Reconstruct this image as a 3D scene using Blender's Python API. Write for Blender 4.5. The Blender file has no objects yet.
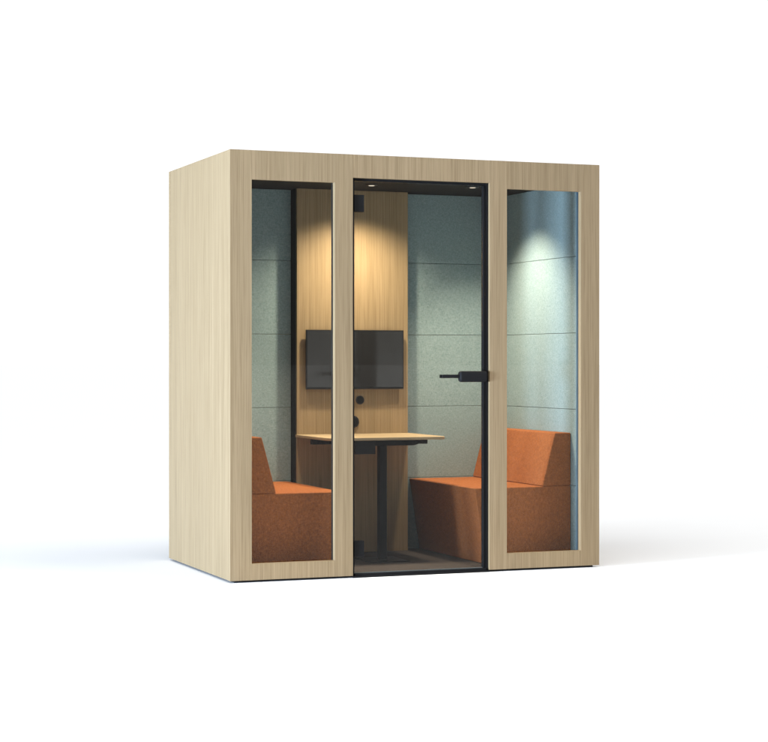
import bpy, bmesh, math
from mathutils import Vector, Matrix

scene = bpy.context.scene
COL = scene.collection
W, D, H = 2.161, 1.246, 2.25
FLOOR = -0.012            # ground level; the booth stands on a 12 mm recessed plinth


# ------------------------------------------------------------------ materials
def new_mat(name):
    m = bpy.data.materials.new(name)
    m.use_nodes = True
    nt = m.node_tree
    nt.nodes.clear()
    out = nt.nodes.new('ShaderNodeOutputMaterial')
    return m, nt, out


def node(nt, kind, **vals):
    n = nt.nodes.new(kind)
    for k, v in vals.items():
        if k in n.inputs:
            n.inputs[k].default_value = v
        else:
            setattr(n, k, v)
    return n


def ramp(nt, fac, stops):
    r = nt.nodes.new('ShaderNodeValToRGB')
    el = r.color_ramp.elements
    while len(el) < len(stops):
        el.new(0.5)
    for e, (p, c) in zip(el, stops):
        e.position = p
        e.color = (c[0], c[1], c[2], 1)
    nt.links.new(fac, r.inputs['Fac'])
    return r.outputs['Color']


def mapped(nt, scale, shift=True):
    """object coordinates, scaled, moved by the object's own random number so no two boards repeat"""
    tc = nt.nodes.new('ShaderNodeTexCoord')
    mp = node(nt, 'ShaderNodeMapping')
    mp.inputs['Scale'].default_value = scale
    nt.links.new(tc.outputs['Object'], mp.inputs['Vector'])
    if shift:
        oi = nt.nodes.new('ShaderNodeObjectInfo')
        mu = node(nt, 'ShaderNodeMath', operation='MULTIPLY')
        mu.inputs[1].default_value = 37.0
        nt.links.new(oi.outputs['Random'], mu.inputs[0])
        ad = node(nt, 'ShaderNodeVectorMath', operation='ADD')
        nt.links.new(mp.outputs['Vector'], ad.inputs[0])
        nt.links.new(mu.outputs[0], ad.inputs[1])
        return ad.outputs['Vector']
    return mp.outputs['Vector']


def mix_col(nt, a, b, fac, mode='MULTIPLY'):
    m = nt.nodes.new('ShaderNodeMix')
    m.data_type = 'RGBA'
    m.blend_type = mode
    for sock, v in ((m.inputs[0], fac), (m.inputs[6], a), (m.inputs[7], b)):
        if hasattr(v, 'links'):
            nt.links.new(v, sock)
        elif isinstance(v, tuple):
            sock.default_value = (v[0], v[1], v[2], 1)
        else:
            sock.default_value = v
    return m.outputs[2]


def wood(name, dark, light, axis='Z', rough=0.55, contrast=1.0):
    m, nt, out = new_mat(name)

    def sc(across, along):
        return {'Z': (across, across, along), 'X': (along, across, across)}[axis]
    # broad bands of the veneer
    n1 = node(nt, 'ShaderNodeTexNoise', Scale=1.0, Detail=2.0, Roughness=0.5)
    nt.links.new(mapped(nt, sc(26, 0.4)), n1.inputs['Vector'])
    # fine straight pores
    n2 = node(nt, 'ShaderNodeTexNoise', Scale=1.0, Detail=4.0, Roughness=0.65)
    nt.links.new(mapped(nt, sc(185, .6)), n2.inputs['Vector'])
    # short dark flecks
    n3 = node(nt, 'ShaderNodeTexNoise', Scale=1.0, Detail=2.0, Roughness=0.6)
    nt.links.new(mapped(nt, sc(360, 3.0)), n3.inputs['Vector'])
    base = ramp(nt, n2.outputs['Fac'], [(0.30, dark), (0.68, light)])
    k = 0.065 * contrast
    band = ramp(nt, n1.outputs['Fac'], [(0.3, (1 - k, 1 - k * 1.1, 1 - k * 1.3)), (0.7, (1 + k * .6, 1 + k * .6, 1 + k * .6))])
    c = mix_col(nt, base, band, 1.0)
    # each board is cut from its own sheet
    oi = nt.nodes.new('ShaderNodeObjectInfo')
    t = .045 * contrast
    c = mix_col(nt, c, ramp(nt, oi.outputs['Random'], [(0, (1 - t, 1 - t, 1 - t * 1.2)), (1, (1 + t, 1 + t, 1 + t))]), 1.0)
    k3 = 0.22 * contrast
    fl = ramp(nt, n3.outputs['Fac'], [(0.36, (1 - k3, 1 - k3 * 1.15, 1 - k3 * 1.3)), (0.52, (1, 1, 1))])
    c = mix_col(nt, c, fl, 1.0)
    b = node(nt, 'ShaderNodeBsdfPrincipled')
    b.inputs['Roughness'].default_value = rough
    b.inputs['Specular IOR Level'].default_value = 0.25
    nt.links.new(c, b.inputs['Base Color'])
    bu = node(nt, 'ShaderNodeBump', Strength=0.12, Distance=0.001)
    nt.links.new(n2.outputs['Fac'], bu.inputs['Height'])
    nt.links.new(bu.outputs['Normal'], b.inputs['Normal'])
    nt.links.new(b.outputs['BSDF'], out.inputs['Surface'])
    return m


def fabric(name, dark, light, sheen=0.25, scale=1.0, bump=0.5, mottle=(7.0, .03)):
    m, nt, out = new_mat(name)
    n1 = node(nt, 'ShaderNodeTexNoise', Scale=mottle[0], Detail=3.0, Roughness=0.6)
    nt.links.new(mapped(nt, (1, 1, 1)), n1.inputs['Vector'])
    # woven threads: two stretched noises crossed
    n2 = node(nt, 'ShaderNodeTexNoise', Scale=1.0, Detail=2.0, Roughness=0.7)
    nt.links.new(mapped(nt, (250 * scale, 250 * scale, 80 * scale)), n2.inputs['Vector'])
    n3 = node(nt, 'ShaderNodeTexNoise', Scale=1.0, Detail=2.0, Roughness=0.7)
    nt.links.new(mapped(nt, (80 * scale, 80 * scale, 250 * scale)), n3.inputs['Vector'])
    av = node(nt, 'ShaderNodeMath', operation='ADD')
    nt.links.new(n2.outputs['Fac'], av.inputs[0])
    nt.links.new(n3.outputs['Fac'], av.inputs[1])
    ha = node(nt, 'ShaderNodeMath', operation='MULTIPLY')
    ha.inputs[1].default_value = 0.5
    nt.links.new(av.outputs[0], ha.inputs[0])
    base = ramp(nt, ha.outputs[0], [(0.34, dark), (0.64, light)])
    mott = ramp(nt, n1.outputs['Fac'], [(0.35, (1 - mottle[1],) * 3), (0.65, (1 + mottle[1],) * 3)])
    c = mix_col(nt, base, mott, 1.0)
    b = node(nt, 'ShaderNodeBsdfPrincipled')
    b.inputs['Roughness'].default_value = 0.95
    b.inputs['Specular IOR Level'].default_value = 0.1
    b.inputs['Sheen Weight'].default_value = sheen
    b.inputs['Sheen Roughness'].default_value = 0.5
    nt.links.new(c, b.inputs['Base Color'])
    nt.links.new(c, b.inputs['Sheen Tint'])
    bu = node(nt, 'ShaderNodeBump', Strength=bump, Distance=0.002)
    nt.links.new(ha.outputs[0], bu.inputs['Height'])
    nt.links.new(bu.outputs['Normal'], b.inputs['Normal'])
    nt.links.new(b.outputs['BSDF'], out.inputs['Surface'])
    return m


def coated(name, col, rough=0.4, metal=0.0, spec=0.5, grain=0.06):
    """powder-coated metal or plastic with slight unevenness in its sheen"""
    m, nt, out = new_mat(name)
    b = node(nt, 'ShaderNodeBsdfPrincipled')
    n = node(nt, 'ShaderNodeTexNoise', Scale=9.0, Detail=2.0)
    nt.links.new(mapped(nt, (1, 1, 1)), n.inputs['Vector'])
    d = tuple(c * 0.9 for c in col)
    l = tuple(c * 1.1 for c in col)
    nt.links.new(ramp(nt, n.outputs['Fac'], [(0.3, d), (0.7, l)]), b.inputs['Base Color'])
    r = node(nt, 'ShaderNodeMapRange')
    r.inputs['To Min'].default_value = max(0.02, rough - grain)
    r.inputs['To Max'].default_value = rough + grain
    nt.links.new(n.outputs['Fac'], r.inputs['Value'])
    nt.links.new(r.outputs['Result'], b.inputs['Roughness'])
    b.inputs['Metallic'].default_value = metal
    b.inputs['Specular IOR Level'].default_value = spec
    nt.links.new(b.outputs['BSDF'], out.inputs['Surface'])
    return m


def glass(name, tint, f0):
    """thin clear pane: passes light straight through, with a weak mirror on top"""
    m, nt, out = new_mat(name)
    t = node(nt, 'ShaderNodeBsdfTransparent')
    t.inputs['Color'].default_value = (*tint, 1)
    g = node(nt, 'ShaderNodeBsdfGlossy')
    g.inputs['Roughness'].default_value = 0.0
    g.inputs['Color'].default_value = (1, 1, 1, 1)
    fr = node(nt, 'ShaderNodeFresnel')
    # same weak mirror on the way in and on the way out of the pane
    ge = nt.nodes.new('ShaderNodeNewGeometry')
    ex = node(nt, 'ShaderNodeMath', operation='MULTIPLY_ADD')
    ex.inputs[1].default_value = -2.0
    ex.inputs[2].default_value = 1.0
    nt.links.new(ge.outputs['Backfacing'], ex.inputs[0])
    pw = node(nt, 'ShaderNodeMath', operation='POWER')
    pw.inputs[0].default_value = f0
    nt.links.new(ex.outputs[0], pw.inputs[1])
    nt.links.new(pw.outputs[0], fr.inputs['IOR'])
    mx = nt.nodes.new('ShaderNodeMixShader')
    nt.links.new(fr.outputs['Fac'], mx.inputs['Fac'])
    nt.links.new(t.outputs['BSDF'], mx.inputs[1])
    nt.links.new(g.outputs['BSDF'], mx.inputs[2])
    nt.links.new(mx.outputs['Shader'], out.inputs['Surface'])
    return m


def emitter(name, col, power):
    m, nt, out = new_mat(name)
    e = node(nt, 'ShaderNodeEmission')
    e.inputs['Color'].default_value = (*col, 1)
    e.inputs['Strength'].default_value = power
    nt.links.new(e.outputs['Emission'], out.inputs['Surface'])
    return m


M = {}
M['oak'] = wood('pale_oak_veneer', (.210, .149, .081), (.274, .201, .118))
M['oak_warm'] = wood('oak_veneer_inner', (.29, .205, .11), (.37, .27, .155))
M['oak_table'] = wood('oak_table_veneer', (.29, .21, .12), (.38, .285, .17), axis='X')
M['felt'] = fabric('sage_felt', (.180, .262, .274), (.308, .390, .400), sheen=0.05, scale=0.9, bump=0.3, mottle=(110.0, .07))
M['orange'] = fabric('orange_wool', (.18, .056, .017), (.36, .120, .036), sheen=0.15, scale=0.8, bump=0.4, mottle=(70.0, .09))
M['carpet'] = fabric('dark_carpet', (.030, .025, .022), (.075, .058, .050), sheen=0.0, scale=0.8, bump=1.0)
M['lit_lining'] = coated('blue_lit_lining', (.085, .13, .165), rough=0.7, spec=0.1, grain=0.03)  # blue light on the rightmost post, painted into its colour
M['black'] = coated('black_powder_coat', (.0105, .0105, .011), rough=0.55, spec=0.06, grain=0.03)
M['black_soft'] = coated('black_matt', (.012, .012, .013), rough=0.5, spec=0.12, grain=0.03)
M['graphite'] = coated('graphite_paint', (.028, .027, .027), rough=0.7, spec=0.1, grain=0.03)
M['gunmetal'] = coated('dark_plastic', (.018, .019, .022), rough=0.35, spec=0.25, grain=0.03)
M['steel'] = coated('satin_steel', (.45, .46, .47), rough=0.3, metal=1.0)
M['screen'] = coated('dark_screen_glass', (.018, .018, .019), rough=0.08, spec=0.8, grain=0.01)
M['glass'] = glass('window_glass', (.90, .908, .902), 1.22)
M['edge'] = coated('polished_glass_edge', (.10, .115, .11), rough=0.3)
M['lamp'] = emitter('lit_lamp_lens', (1.0, .86, .68), 1.1)
M['ring'] = coated('lamp_ring', (.03, .03, .03), rough=0.4)


# ------------------------------------------------------------------ mesh helpers
def box(bm, x0, x1, y0, y1, z0, z1, bevel=0.0, seg=2):
    t = bmesh.new()
    bmesh.ops.create_cube(t, size=1.0)
    for v in t.verts:
        v.co = Vector((x0 + (v.co.x + .5) * (x1 - x0), y0 + (v.co.y + .5) * (y1 - y0), z0 + (v.co.z + .5) * (z1 - z0)))
    if bevel:
        bmesh.ops.bevel(t, geom=t.edges[:], offset=bevel, segments=seg, profile=0.5, affect='EDGES')
    join(bm, t)
    return bm


def join(bm, t):
    me = bpy.data.meshes.new('tmp')
    t.to_mesh(me)
    t.free()
    bm.from_mesh(me)
    bpy.data.meshes.remove(me)


def prism_y(bm, prof, y0, y1, bevel=0.0, seg=3):
    """closed profile in x, z pushed along y"""
    t = bmesh.new()
    a = [t.verts.new((x, y0, z)) for x, z in prof]
    b = [t.verts.new((x, y1, z)) for x, z in prof]
    n = len(prof)
    t.faces.new(a)
    t.faces.new(b[::-1])
    for i in range(n):
        t.faces.new((a[i], b[i], b[(i + 1) % n], a[(i + 1) % n]))
    bmesh.ops.recalc_face_normals(t, faces=t.faces[:])
    if bevel:
        bmesh.ops.bevel(t, geom=t.edges[:], offset=bevel, segments=seg, profile=0.5, affect='EDGES')
    join(bm, t)
    return bm


def prism_z(bm, prof, z0, z1, bevel=0.0, seg=2):
    t = bmesh.new()
    a = [t.verts.new((x, y, z0)) for x, y in prof]
    b = [t.verts.new((x, y, z1)) for x, y in prof]
    n = len(prof)
    t.faces.new(a[::-1])
    t.faces.new(b)
    for i in range(n):
        t.faces.new((a[i], a[(i + 1) % n], b[(i + 1) % n], b[i]))
    bmesh.ops.recalc_face_normals(t, faces=t.faces[:])
    if bevel:
        rim = [e for e in t.edges if abs(e.verts[0].co.z - e.verts[1].co.z) < 1e-6]
        bmesh.ops.bevel(t, geom=rim, offset=bevel, segments=seg, profile=0.5, affect='EDGES')
    join(bm, t)
    return bm


def cyl(bm, centre, axis, r0, length, r1=None, seg=32, bevel=0.0):
    t = bmesh.new()
    bmesh.ops.create_cone(t, cap_ends=True, segments=seg, radius1=r0, radius2=r0 if r1 is None else r1, depth=length)
    if bevel:
        rim = [e for e in t.edges if abs(e.verts[0].co.z - e.verts[1].co.z) < 1e-6]
        bmesh.ops.bevel(t, geom=rim, offset=bevel, segments=3, profile=0.5, affect='EDGES')
    q = Vector((0, 0, 1)).rotation_difference(Vector(axis).normalized())
    bmesh.ops.transform(t, matrix=Matrix.Translation(centre) @ q.to_matrix().to_4x4(), verts=t.verts[:])
    join(bm, t)
    return bm


def world_loc(o):
    v = Vector((0, 0, 0))
    while o is not None:
        v += o.location
        o = o.parent
    return v


def obj(name, bm, mat, parent=None, smooth=False, origin=None, label=None):
    """links bm (given in world coordinates) as one mesh object"""
    base = world_loc(parent) if parent else Vector((0, 0, 0))
    org = Vector(origin) if origin else base
    bmesh.ops.translate(bm, vec=-org, verts=bm.verts[:])
    me = bpy.data.meshes.new(name)
    bm.to_mesh(me)
    bm.free()
    me.materials.append(mat)
    if smooth:
        for p in me.polygons:
            p.use_smooth = True
        me.set_sharp_from_angle(angle=math.radians(35))
    o = bpy.data.objects.new(name, me)
    COL.objects.link(o)
    o.parent = parent
    o.location = org - base
    if smooth:                 # broad faces stay flat, only the rounded edges shade smoothly
        wn = o.modifiers.new('weighted_normals', 'WEIGHTED_NORMAL')
        wn.keep_sharp = True
        wn.weight = 100
    if label:
        o['label'] = label
    return o


def thing(name, label, cat, loc, group=None):
    o = bpy.data.objects.new(name, None)
    o.empty_display_size = 0.1
    COL.objects.link(o)
    o.location = loc
    o['label'] = label
    o['category'] = cat
    if group:
        o['group'] = group
    return o


# ------------------------------------------------------------------ ground
def make_ground():
    m, nt, out = new_mat('white_studio_floor')
    b = node(nt, 'ShaderNodeBsdfPrincipled')
    n = node(nt, 'ShaderNodeTexNoise', Scale=3.0, Detail=3.0)
    nt.links.new(mapped(nt, (1, 1, 1)), n.inputs['Vector'])
    nt.links.new(ramp(nt, n.outputs['Fac'], [(.3, (.945, .945, .945)), (.7, (.958, .958, .958))]), b.inputs['Base Color'])
    b.inputs['Roughness'].default_value = 0.75
    b.inputs['Specular IOR Level'].default_value = 0.1
    nt.links.new(b.outputs['BSDF'], out.inputs['Surface'])
    bm = bmesh.new()
    s = 900
    bm.faces.new([bm.verts.new(p) for p in ((-s, -s, FLOOR), (s, -s, FLOOR), (s, s, FLOOR), (-s, s, FLOOR))])
    o = obj('floor', bm, m)
    o['kind'] = 'structure'
    return o


make_ground()

# ------------------------------------------------------------------ the booth
booth = thing('office_booth', 'pale oak meeting booth with a black-framed glass door between two tall windows',
              'office booth', (W / 2, D / 2, FLOOR))

FR = 0.033                     # depth of the oak front frame
X1, X2, X3, X4, X5, X6 = .118, .580, .682, 1.484, 1.588, 2.045
EPS = .0001

# oak outer skin
obj('side_panel', box(bmesh.new(), 0, .022, FR + .0004, D, 0, H, .0012), M['oak'], booth)
obj('side_panel', box(bmesh.new(), W - .022, W, FR + .0004, D, 0, H, .0012), M['oak'], booth)
obj('back_panel', box(bmesh.new(), .0225, W - .0225, D - .022, D - .001, 0, H - .001), M['oak'], booth)
obj('roof_panel', box(bmesh.new(), .0225, W - .0225, FR + .0005, D - .0225, H - .024, H - .001), M['oak'], booth)

for a, b in ((0, X1), (X2, X3), (X4, X5), (X6, W)):
    obj('front_post', box(bmesh.new(), a, b, 0, FR, 0, H, .0006), M['oak'], booth)
for a, b, z in ((X1, X2, 2.097), (X3, X4, 2.126), (X5, X6, 2.097)):
    obj('top_rail', box(bmesh.new(), a + EPS, b - EPS, .0003, FR, z, H - .0003, .0004), M['oak'], booth)
for a, b in ((X1, X2), (X5, X6)):
    obj('bottom_rail', box(bmesh.new(), a + EPS, b - EPS, .0003, FR, 0.0003, .086, .0004), M['oak'], booth)

# dark metal structure behind the oak front
I0, I1 = FR + .0125, .064
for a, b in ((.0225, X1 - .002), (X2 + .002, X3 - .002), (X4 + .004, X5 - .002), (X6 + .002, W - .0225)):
    obj('post_lining', box(bmesh.new(), a, b, I0, I1, .012, 2.164), M['lit_lining'] if a > X6 else M['graphite'], booth)  # rightmost post takes the blue-lit colour, the others plain graphite
for a, b, z in ((X1 - .0015, X2 + .0015, 2.100), (X3 - .0015, X4 + .0035, 2.135), (X5 - .0015, X6 + .0015, 2.100)):
    obj('inner_head', box(bmesh.new(), a, b, I0 + .001, I1 - .001, z, 2.1635), M['graphite'], booth)
for a, b in ((X1 - .0015, X2 + .0015), (X5 - .0015, X6 + .0015)):
    obj('inner_sill', box(bmesh.new(), a, b, I0 + .001, I1 - .001, .0125, .082), M['graphite'], booth)

# window panes
for a, b in ((X1, X2), (X5, X6)):
    obj('window_pane', box(bmesh.new(), a - .012, b + .012, FR + .001, FR + .0115, .074, 2.108), M['glass'], booth)

# ceiling, carpet, plinth
obj('ceiling', box(bmesh.new(), .0235, W - .0235, .030 + FR, D - .0235, 2.165, 2.19), M['graphite'], booth)
obj('carpet', box(bmesh.new(), .0235, W - .0235, FR + .030, D - .024, -.003, .008), M['carpet'], booth)
obj('plinth', box(bmesh.new(), .03, W - .03, .022, D - .03, FLOOR, -.0035), M['black_soft'], booth)

# felt wall panels: five rows, each panel a padded board with softened edges
rows = [.009, .4395, .8735, 1.3075, 1.7435, 2.1635]
BY = D - .080                  # face of the back wall
for i in range(5):
    z0, z1 = rows[i] + .0011, rows[i + 1] - .0011
    for a, b in ((.0815, .722), (.7235, 1.4365), (1.438, W - .0815)):
        if a > .7 and a < .8:
            continue           # the timber wall panel stands here
        obj('felt_panel', box(bmesh.new(), a, b, BY, BY + .04, z0, z1, .0018, 2), M['felt'], booth, smooth=True)
    obj('felt_panel', box(bmesh.new(), .0235, .080, .066, D - .024, z0, z1, .0018, 2), M['felt'], booth, smooth=True)
    obj('felt_panel', box(bmesh.new(), W - .080, W - .0235, .066, D - .024, z0, z1, .0018, 2), M['felt'], booth, smooth=True)

# timber panel that carries the screen, on a carcass painted black for the shade on its side
PY = 1.066
obj('media_wall', box(bmesh.new(), .727, 1.430, PY, PY + .019, .009, 2.1630, .0012), M['oak_warm'], booth)
obj('media_wall_carcass', box(bmesh.new(), .7285, 1.4285, PY + .0195, D - .024, .009, 2.1628), M['black'], booth)

# round cable outlets on the timber panel
for gx, gz, r in ((1.121, .916, .026), (1.079, .787, .036)):
    bm = bmesh.new()
    cyl(bm, (gx, PY - .004, gz), (0, -1, 0), r, .008, bevel=.002, seg=40)
    o = obj('cable_outlet', bm, M['gunmetal'], booth, smooth=True)
    bm = bmesh.new()
    cyl(bm, (gx, PY - .0092, gz), (0, -1, 0), r * .72, .003, bevel=.001, seg=40)
    for k in range(3):
        box(bm, gx - r * .42, gx + r * .42, PY - .0122, PY - .0105, gz - r * .36 + k * r * .3, gz - r * .30 + k * r * .3)
    obj('outlet_insert', bm, M['black'], o, smooth=True)

# ceiling spots
SPOTS = [(.500, .600), (1.062, .715), (1.657, .620)]
for sx, sy in SPOTS:
    bm = bmesh.new()
    cyl(bm, (sx, sy, 2.1622), (0, 0, 1), .036, .005, bevel=.0015, seg=40)
    o = obj('ceiling_spot', bm, M['ring'], booth, smooth=True)
    bm = bmesh.new()
    cyl(bm, (sx, sy, 2.1588), (0, 0, 1), .017, .0016, seg=40)
    obj('lamp_lens', bm, M['lamp'], o)

# black door frame
bm = bmesh.new()
box(bm, X3 + .0006, .698, .0215, .070, -.0025, 2.1253)                         # hinge side
box(bm, 1.4695, X4 - .0006, .0190, .075, -.0025, 2.1253)                       # lock side
box(bm, .6985, 1.4690, .0225, .069, 2.1120, 2.1250)                            # head
obj('door_frame', bm, M['black'], booth)
bm = bmesh.new()
box(bm, X3 + .0012, X4 - .0012, -.0005, .074, -.0115, -.0032)
box(bm, .6990, 1.4685, .0120, .060, -.0031, .0095, .0012)
obj('threshold', bm, M['black'], booth)

# glass door leaf, hung on two black hinges
door = obj('door', box(bmesh.new(), .7005, 1.4525, .028, .038, .0135, 2.1095), M['glass'], booth,
           label='clear glass door with a black lever handle')
bm = bmesh.new()
box(bm, .7005, 1.4525, .0275, .0385, .0098, .0132, .0004)
obj('pane_edge', bm, M['edge'], door)
bm = bmesh.new()
box(bm, 1.4530, 1.4645, .0215, .046, .0105, 2.1095, .0012)
obj('lock_stile', bm, M['black'], door)
for z0, z1 in ((1.946, 2.037), (.097, .184)):
    bm = bmesh.new()
    box(bm, .6995, .7520, .0155, .0275, z0, z1, .0015)
    box(bm, .6995, .7520, .0385, .0500, z0, z1, .0015)
    cyl(bm, (.6985, .0165, (z0 + z1) / 2), (0, 0, 1), .006, (z1 - z0) * .96, seg=20)
    for dz in (.22, .78):
        cyl(bm, (.7085, .0150, z0 + (z1 - z0) * dz), (0, -1, 0), .0032, .0016, seg=16)
    obj('hinge', bm, M['black'], door, smooth=True)


def rounded_bar(bm, x0, x1, yc, zc, ry, rz, seg=12):
    """bar along x with rounded section and a domed left end"""
    t = bmesh.new()
    rings = []
    n = 28
    stations = [(x0 + .0, .02)]
    for k in range(1, seg + 1):
        a = k / seg * math.pi / 2
        stations.append((x0 + ry * .55 * (1 - math.cos(a)), max(.1, math.sin(a)) ** .6))
    stations += [(x1 - .003, 1.0), (x1, .93)]
    for x, s in stations:
        rg = []
        for i in range(n):
            th = 2 * math.pi * i / n
            c, sn = math.cos(th), math.sin(th)
            p = .62
            rg.append(t.verts.new((x, yc + ry * s * math.copysign(abs(c) ** p, c), zc + rz * s * math.copysign(abs(sn) ** p, sn))))
        rings.append(rg)
    for a, b in zip(rings, rings[1:]):
        for i in range(n):
            t.faces.new((a[i], a[(i + 1) % n], b[(i + 1) % n], b[i]))
    t.faces.new(rings[0])
    t.faces.new(rings[-1][::-1])
    bmesh.ops.recalc_face_normals(t, faces=t.faces[:])
    join(bm, t)


bm = bmesh.new()
rounded_bar(bm, 1.300, 1.460, .004, 1.0625, .0225, .0300)
lock = obj('lock_case', bm, M['black'], door, smooth=True)
bm = bmesh.new()
rounded_bar(bm, 1.330, 1.467, .058, 1.0625, .0190, .0290)
obj('lock_case', bm, M['black'], door, smooth=True)
bm = bmesh.new()
box(bm, 1.200, 1.318, -.006, .010, 1.0545, 1.0740, .003)
obj('door_lever', bm, M['black'], door, smooth=True)
bm = bmesh.new()
box(bm, 1.216, 1.345, .056, .078, 1.0545, 1.0735, .003)
obj('door_lever', bm, M['black'], door, smooth=True)


# ------------------------------------------------------------------ benches
def bench(label, prof_seat, prof_back, y0, y1, group):
    xs = [p[0] for p in prof_seat]
    t = thing('bench', label, 'bench', ((min(xs) + max(xs)) / 2, (y0 + y1) / 2, .0085), group)
    obj('seat', prism_y(bmesh.new(), prof_seat, y0, y1, .006, 4), M['orange'], t, smooth=True)
    obj('backrest', prism_y(bmesh.new(), prof_back, y0 + .0008, y1 - .0008, .006, 4), M['orange'], t, smooth=True)
    return t


ST = .4365
bench('orange upholstered bench behind the left window, to the left of the table',
      [(.0815, .009), (.635, .009), (.700, ST), (.0815, ST)],
      [(.0815, ST + .001), (.314, ST + .001), (.234, .739), (.0815, .739)], .190, BY - .002, 'facing booth benches')
bench('orange upholstered bench behind the right window, to the right of the table',
      [(1.543, .009), (W - .0815, .009), (W - .0815, ST), (1.478, ST)],
      [(1.899, ST + .001), (W - .0815, ST + .001), (W - .0815, .739), (1.979, .739)], .190, BY - .002, 'facing booth benches')

# ------------------------------------------------------------------ table
table = thing('table', 'small oak table on a single black column between the orange benches', 'table', (1.081, .60, .0085))


def rounded_rect(x0, x1, y0, y1, r, seg=10):
    """front corners rounded, back corners square against the wall"""
    p = [(x1, y1), (x0, y1)]
    for k in range(seg + 1):
        a = math.pi + k / seg * math.pi / 2
        p.append((x0 + r + r * math.cos(a), y0 + r + r * math.sin(a)))
    for k in range(seg + 1):
        a = 1.5 * math.pi + k / seg * math.pi / 2
        p.append((x1 - r + r * math.cos(a), y0 + r + r * math.sin(a)))
    return p


obj('tabletop', prism_z(bmesh.new(), rounded_rect(.716, 1.436, .470, PY - .0015, .060), .7000, .7165, .003), M['oak_table'], table, smooth=True)
bm = bmesh.new()
box(bm, 1.0605, 1.1055, .580, .625, .0160, .6640, .004, 3)
obj('column', bm, M['black'], table, smooth=True)
bm = bmesh.new()
box(bm, .960, 1.200, .470, .740, .0090, .0150, .002)
obj('foot_plate', bm, M['black_soft'], table)
bm = bmesh.new()
prism_y(bm, [(.850, .6995), (.850, .682), (.895, .6645), (1.270, .6645), (1.312, .676), (1.312, .6995)], .575, .629, .0015)
box(bm, 1.3115, 1.357, .582, .622, .6720, .6990, .002)
box(bm, .805, .8505, .582, .622, .6720, .6990, .002)
obj('crossbeam', bm, M['black'], table)
bm = bmesh.new()
box(bm, .742, 1.418, .835, .872, .6660, .6997, .0015)
obj('rear_rail', bm, M['black'], table)
bm = bmesh.new()
box(bm, .890, 1.012, .520, .700, .6210, .6999, .004)
obj('control_box', bm, M['black_soft'], table, smooth=True)

# ------------------------------------------------------------------ wall screen
tv = thing('monitor', 'black flat monitor hung on the oak panel above the table', 'monitor', (1.080, PY - .002, .982))
TX0, TX1, TZ0, TZ1 = .7715, 1.3895, .9815, 1.3325
bm = bmesh.new()
box(bm, TX0, TX1, 1.0320, 1.0440, TZ0, TZ1, .002)
obj('housing', bm, M['black_soft'], tv)
bm = bmesh.new()
box(bm, TX0 + .006, TX1 - .006, 1.0306, 1.0319, TZ0 + .012, TZ1 - .006)
obj('screen', bm, M['screen'], tv)
bm = bmesh.new()
box(bm, .93, 1.23, 1.0445, PY - .0006, 1.05, 1.27, .002)
obj('wall_bracket', bm, M['black_soft'], tv)

# ------------------------------------------------------------------ light
KEY_DIR = Vector((-1.0, -0.34, -0.045)).normalized()
world = bpy.data.worlds.new('World')
scene.world = world
world.use_nodes = True
bg = world.node_tree.nodes['Background']
# white studio: bright cyclorama behind the booth, two broad softboxes on the camera's side, dim elsewhere
wt = world.node_tree
tc = wt.nodes.new('ShaderNodeTexCoord')


def lobe(direction, lo, hi, gain):
    dp = node(wt, 'ShaderNodeVectorMath', operation='DOT_PRODUCT')
    wt.links.new(tc.outputs['Generated'], dp.inputs[0])
    dp.inputs[1].default_value = direction
    mr = node(wt, 'ShaderNodeMapRange', interpolation_type='SMOOTHSTEP')
    for k, v in (('From Min', lo), ('From Max', hi), ('To Min', 0.0), ('To Max', gain)):
        mr.inputs[k].default_value = v
    wt.links.new(dp.outputs['Value'], mr.inputs['Value'])
    return mr.outputs['Result']


def aim_dir(el, az):
    """direction towards a softbox: az is turned from straight in front of the booth, positive to the right"""
    e, a = math.radians(el), math.radians(az)
    return (math.cos(e) * math.sin(a), -math.cos(e) * math.cos(a), math.sin(e))


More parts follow.
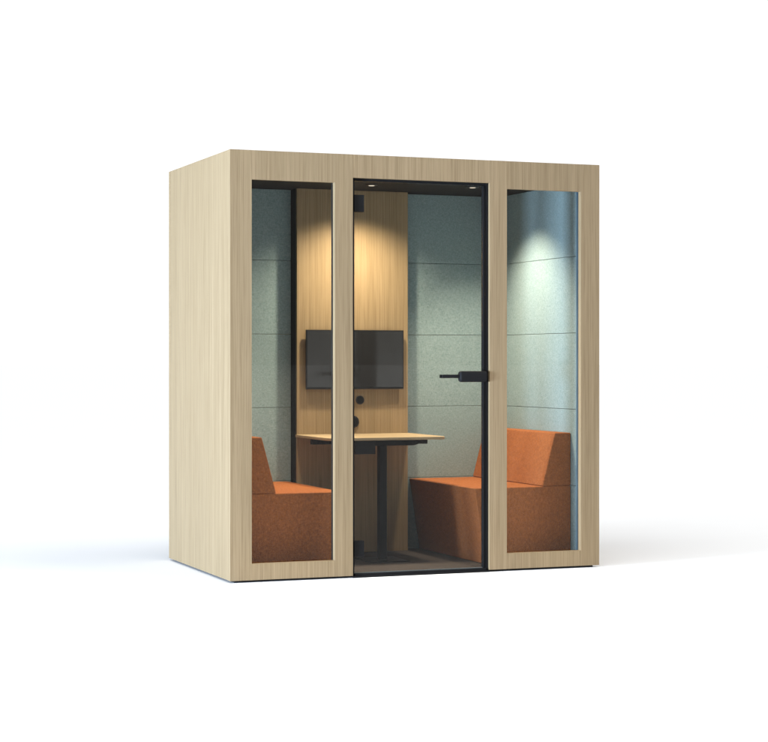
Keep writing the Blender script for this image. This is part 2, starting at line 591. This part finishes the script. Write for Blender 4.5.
bg.inputs['Color'].default_value = (1.0, 1.0, 1.0, 1)
bg.inputs['Strength'].default_value = .08
total = bg.outputs['Background']
for colour, args in (((.995, .998, 1.0), ((.3634, .9316, 0), .80, .95, 1.03)),       # lit cyclorama behind the booth
                     ((.97, .99, 1.0), (aim_dir(58, -50), .84, .98, 3.45)),          # broad softbox to the left
                     ((1.0, 1.0, 1.0), (aim_dir(38, 58), .82, .98, 4.05)),
                     ((1.0, 1.0, 1.0), ((.3634, -.9316, 0), .80, .95, .40))):           # softbox to the right of the camera, then a dim glow added behind the camera for the screen to reflect
    b2 = node(wt, 'ShaderNodeBackground')
    b2.inputs['Color'].default_value = (*colour, 1)
    wt.links.new(lobe(*args), b2.inputs['Strength'])
    ad = wt.nodes.new('ShaderNodeAddShader')
    wt.links.new(total, ad.inputs[0])
    wt.links.new(b2.outputs['Background'], ad.inputs[1])
    total = ad.outputs['Shader']
wt.links.new(total, wt.nodes['World Output'].inputs['Surface'])


def area(name, loc, target, size, power, col, size_y=None):
    l = bpy.data.lights.new(name, 'AREA')
    l.energy = power
    l.color = col
    l.shape = 'RECTANGLE'
    l.size = size
    l.size_y = size_y or size
    o = bpy.data.objects.new(name, l)
    COL.objects.link(o)
    o.location = loc
    o.rotation_euler = (Vector(target) - Vector(loc)).to_track_quat('-Z', 'Y').to_euler()
    return o


tgt = Vector((W / 2, D / 2, 1.1))
area('softbox', tgt + KEY_DIR * 9.0, tgt, 2.0, 2500, (.60, .77, 1.0), 1.25)

# the three ceiling downlights: each lens is turned towards its own wall
AIMS = [((.28, .52, .50), 185, 76), ((1.05, .79, .90), 165, 131), ((2.06, .62, .72), 180, 98)]
for (sx, sy), (aim, power, cone) in zip(SPOTS, AIMS):
    l = bpy.data.lights.new('spot_lamp', 'SPOT')
    l.energy = power
    l.color = (1.0, .85, .62) if .9 < sx < 1.2 else (1.0, .855, .66)
    l.spot_size = math.radians(cone)
    l.spot_blend = 1.0
    l.shadow_soft_size = .04
    o = bpy.data.objects.new('spot_lamp', l)
    COL.objects.link(o)
    o.location = (sx, sy, 2.150)
    o.rotation_euler = (Vector(aim) - Vector(o.location)).to_track_quat('-Z', 'Y').to_euler()

# ------------------------------------------------------------------ camera
cam = bpy.data.cameras.new('camera')
cam.sensor_width = 36
cam.lens = 87.374
cam.clip_end = 3000
co = bpy.data.objects.new('camera', cam)
COL.objects.link(co)
co.location = (-2.78036, -9.33195, 1.13701)
co.rotation_euler = (math.radians(90 - .24693), 0, math.radians(-21.31072))
scene.camera = co

scene.view_settings.view_transform = 'Standard'
scene.view_settings.look = 'None'
scene.view_settings.gamma = 1
scene.view_settings.exposure = 0
scene.cycles.max_bounces = 10
scene.cycles.diffuse_bounces = 6
scene.cycles.transparent_max_bounces = 16
scene.cycles.sample_clamp_indirect = 6
scene.cycles.use_denoising = True
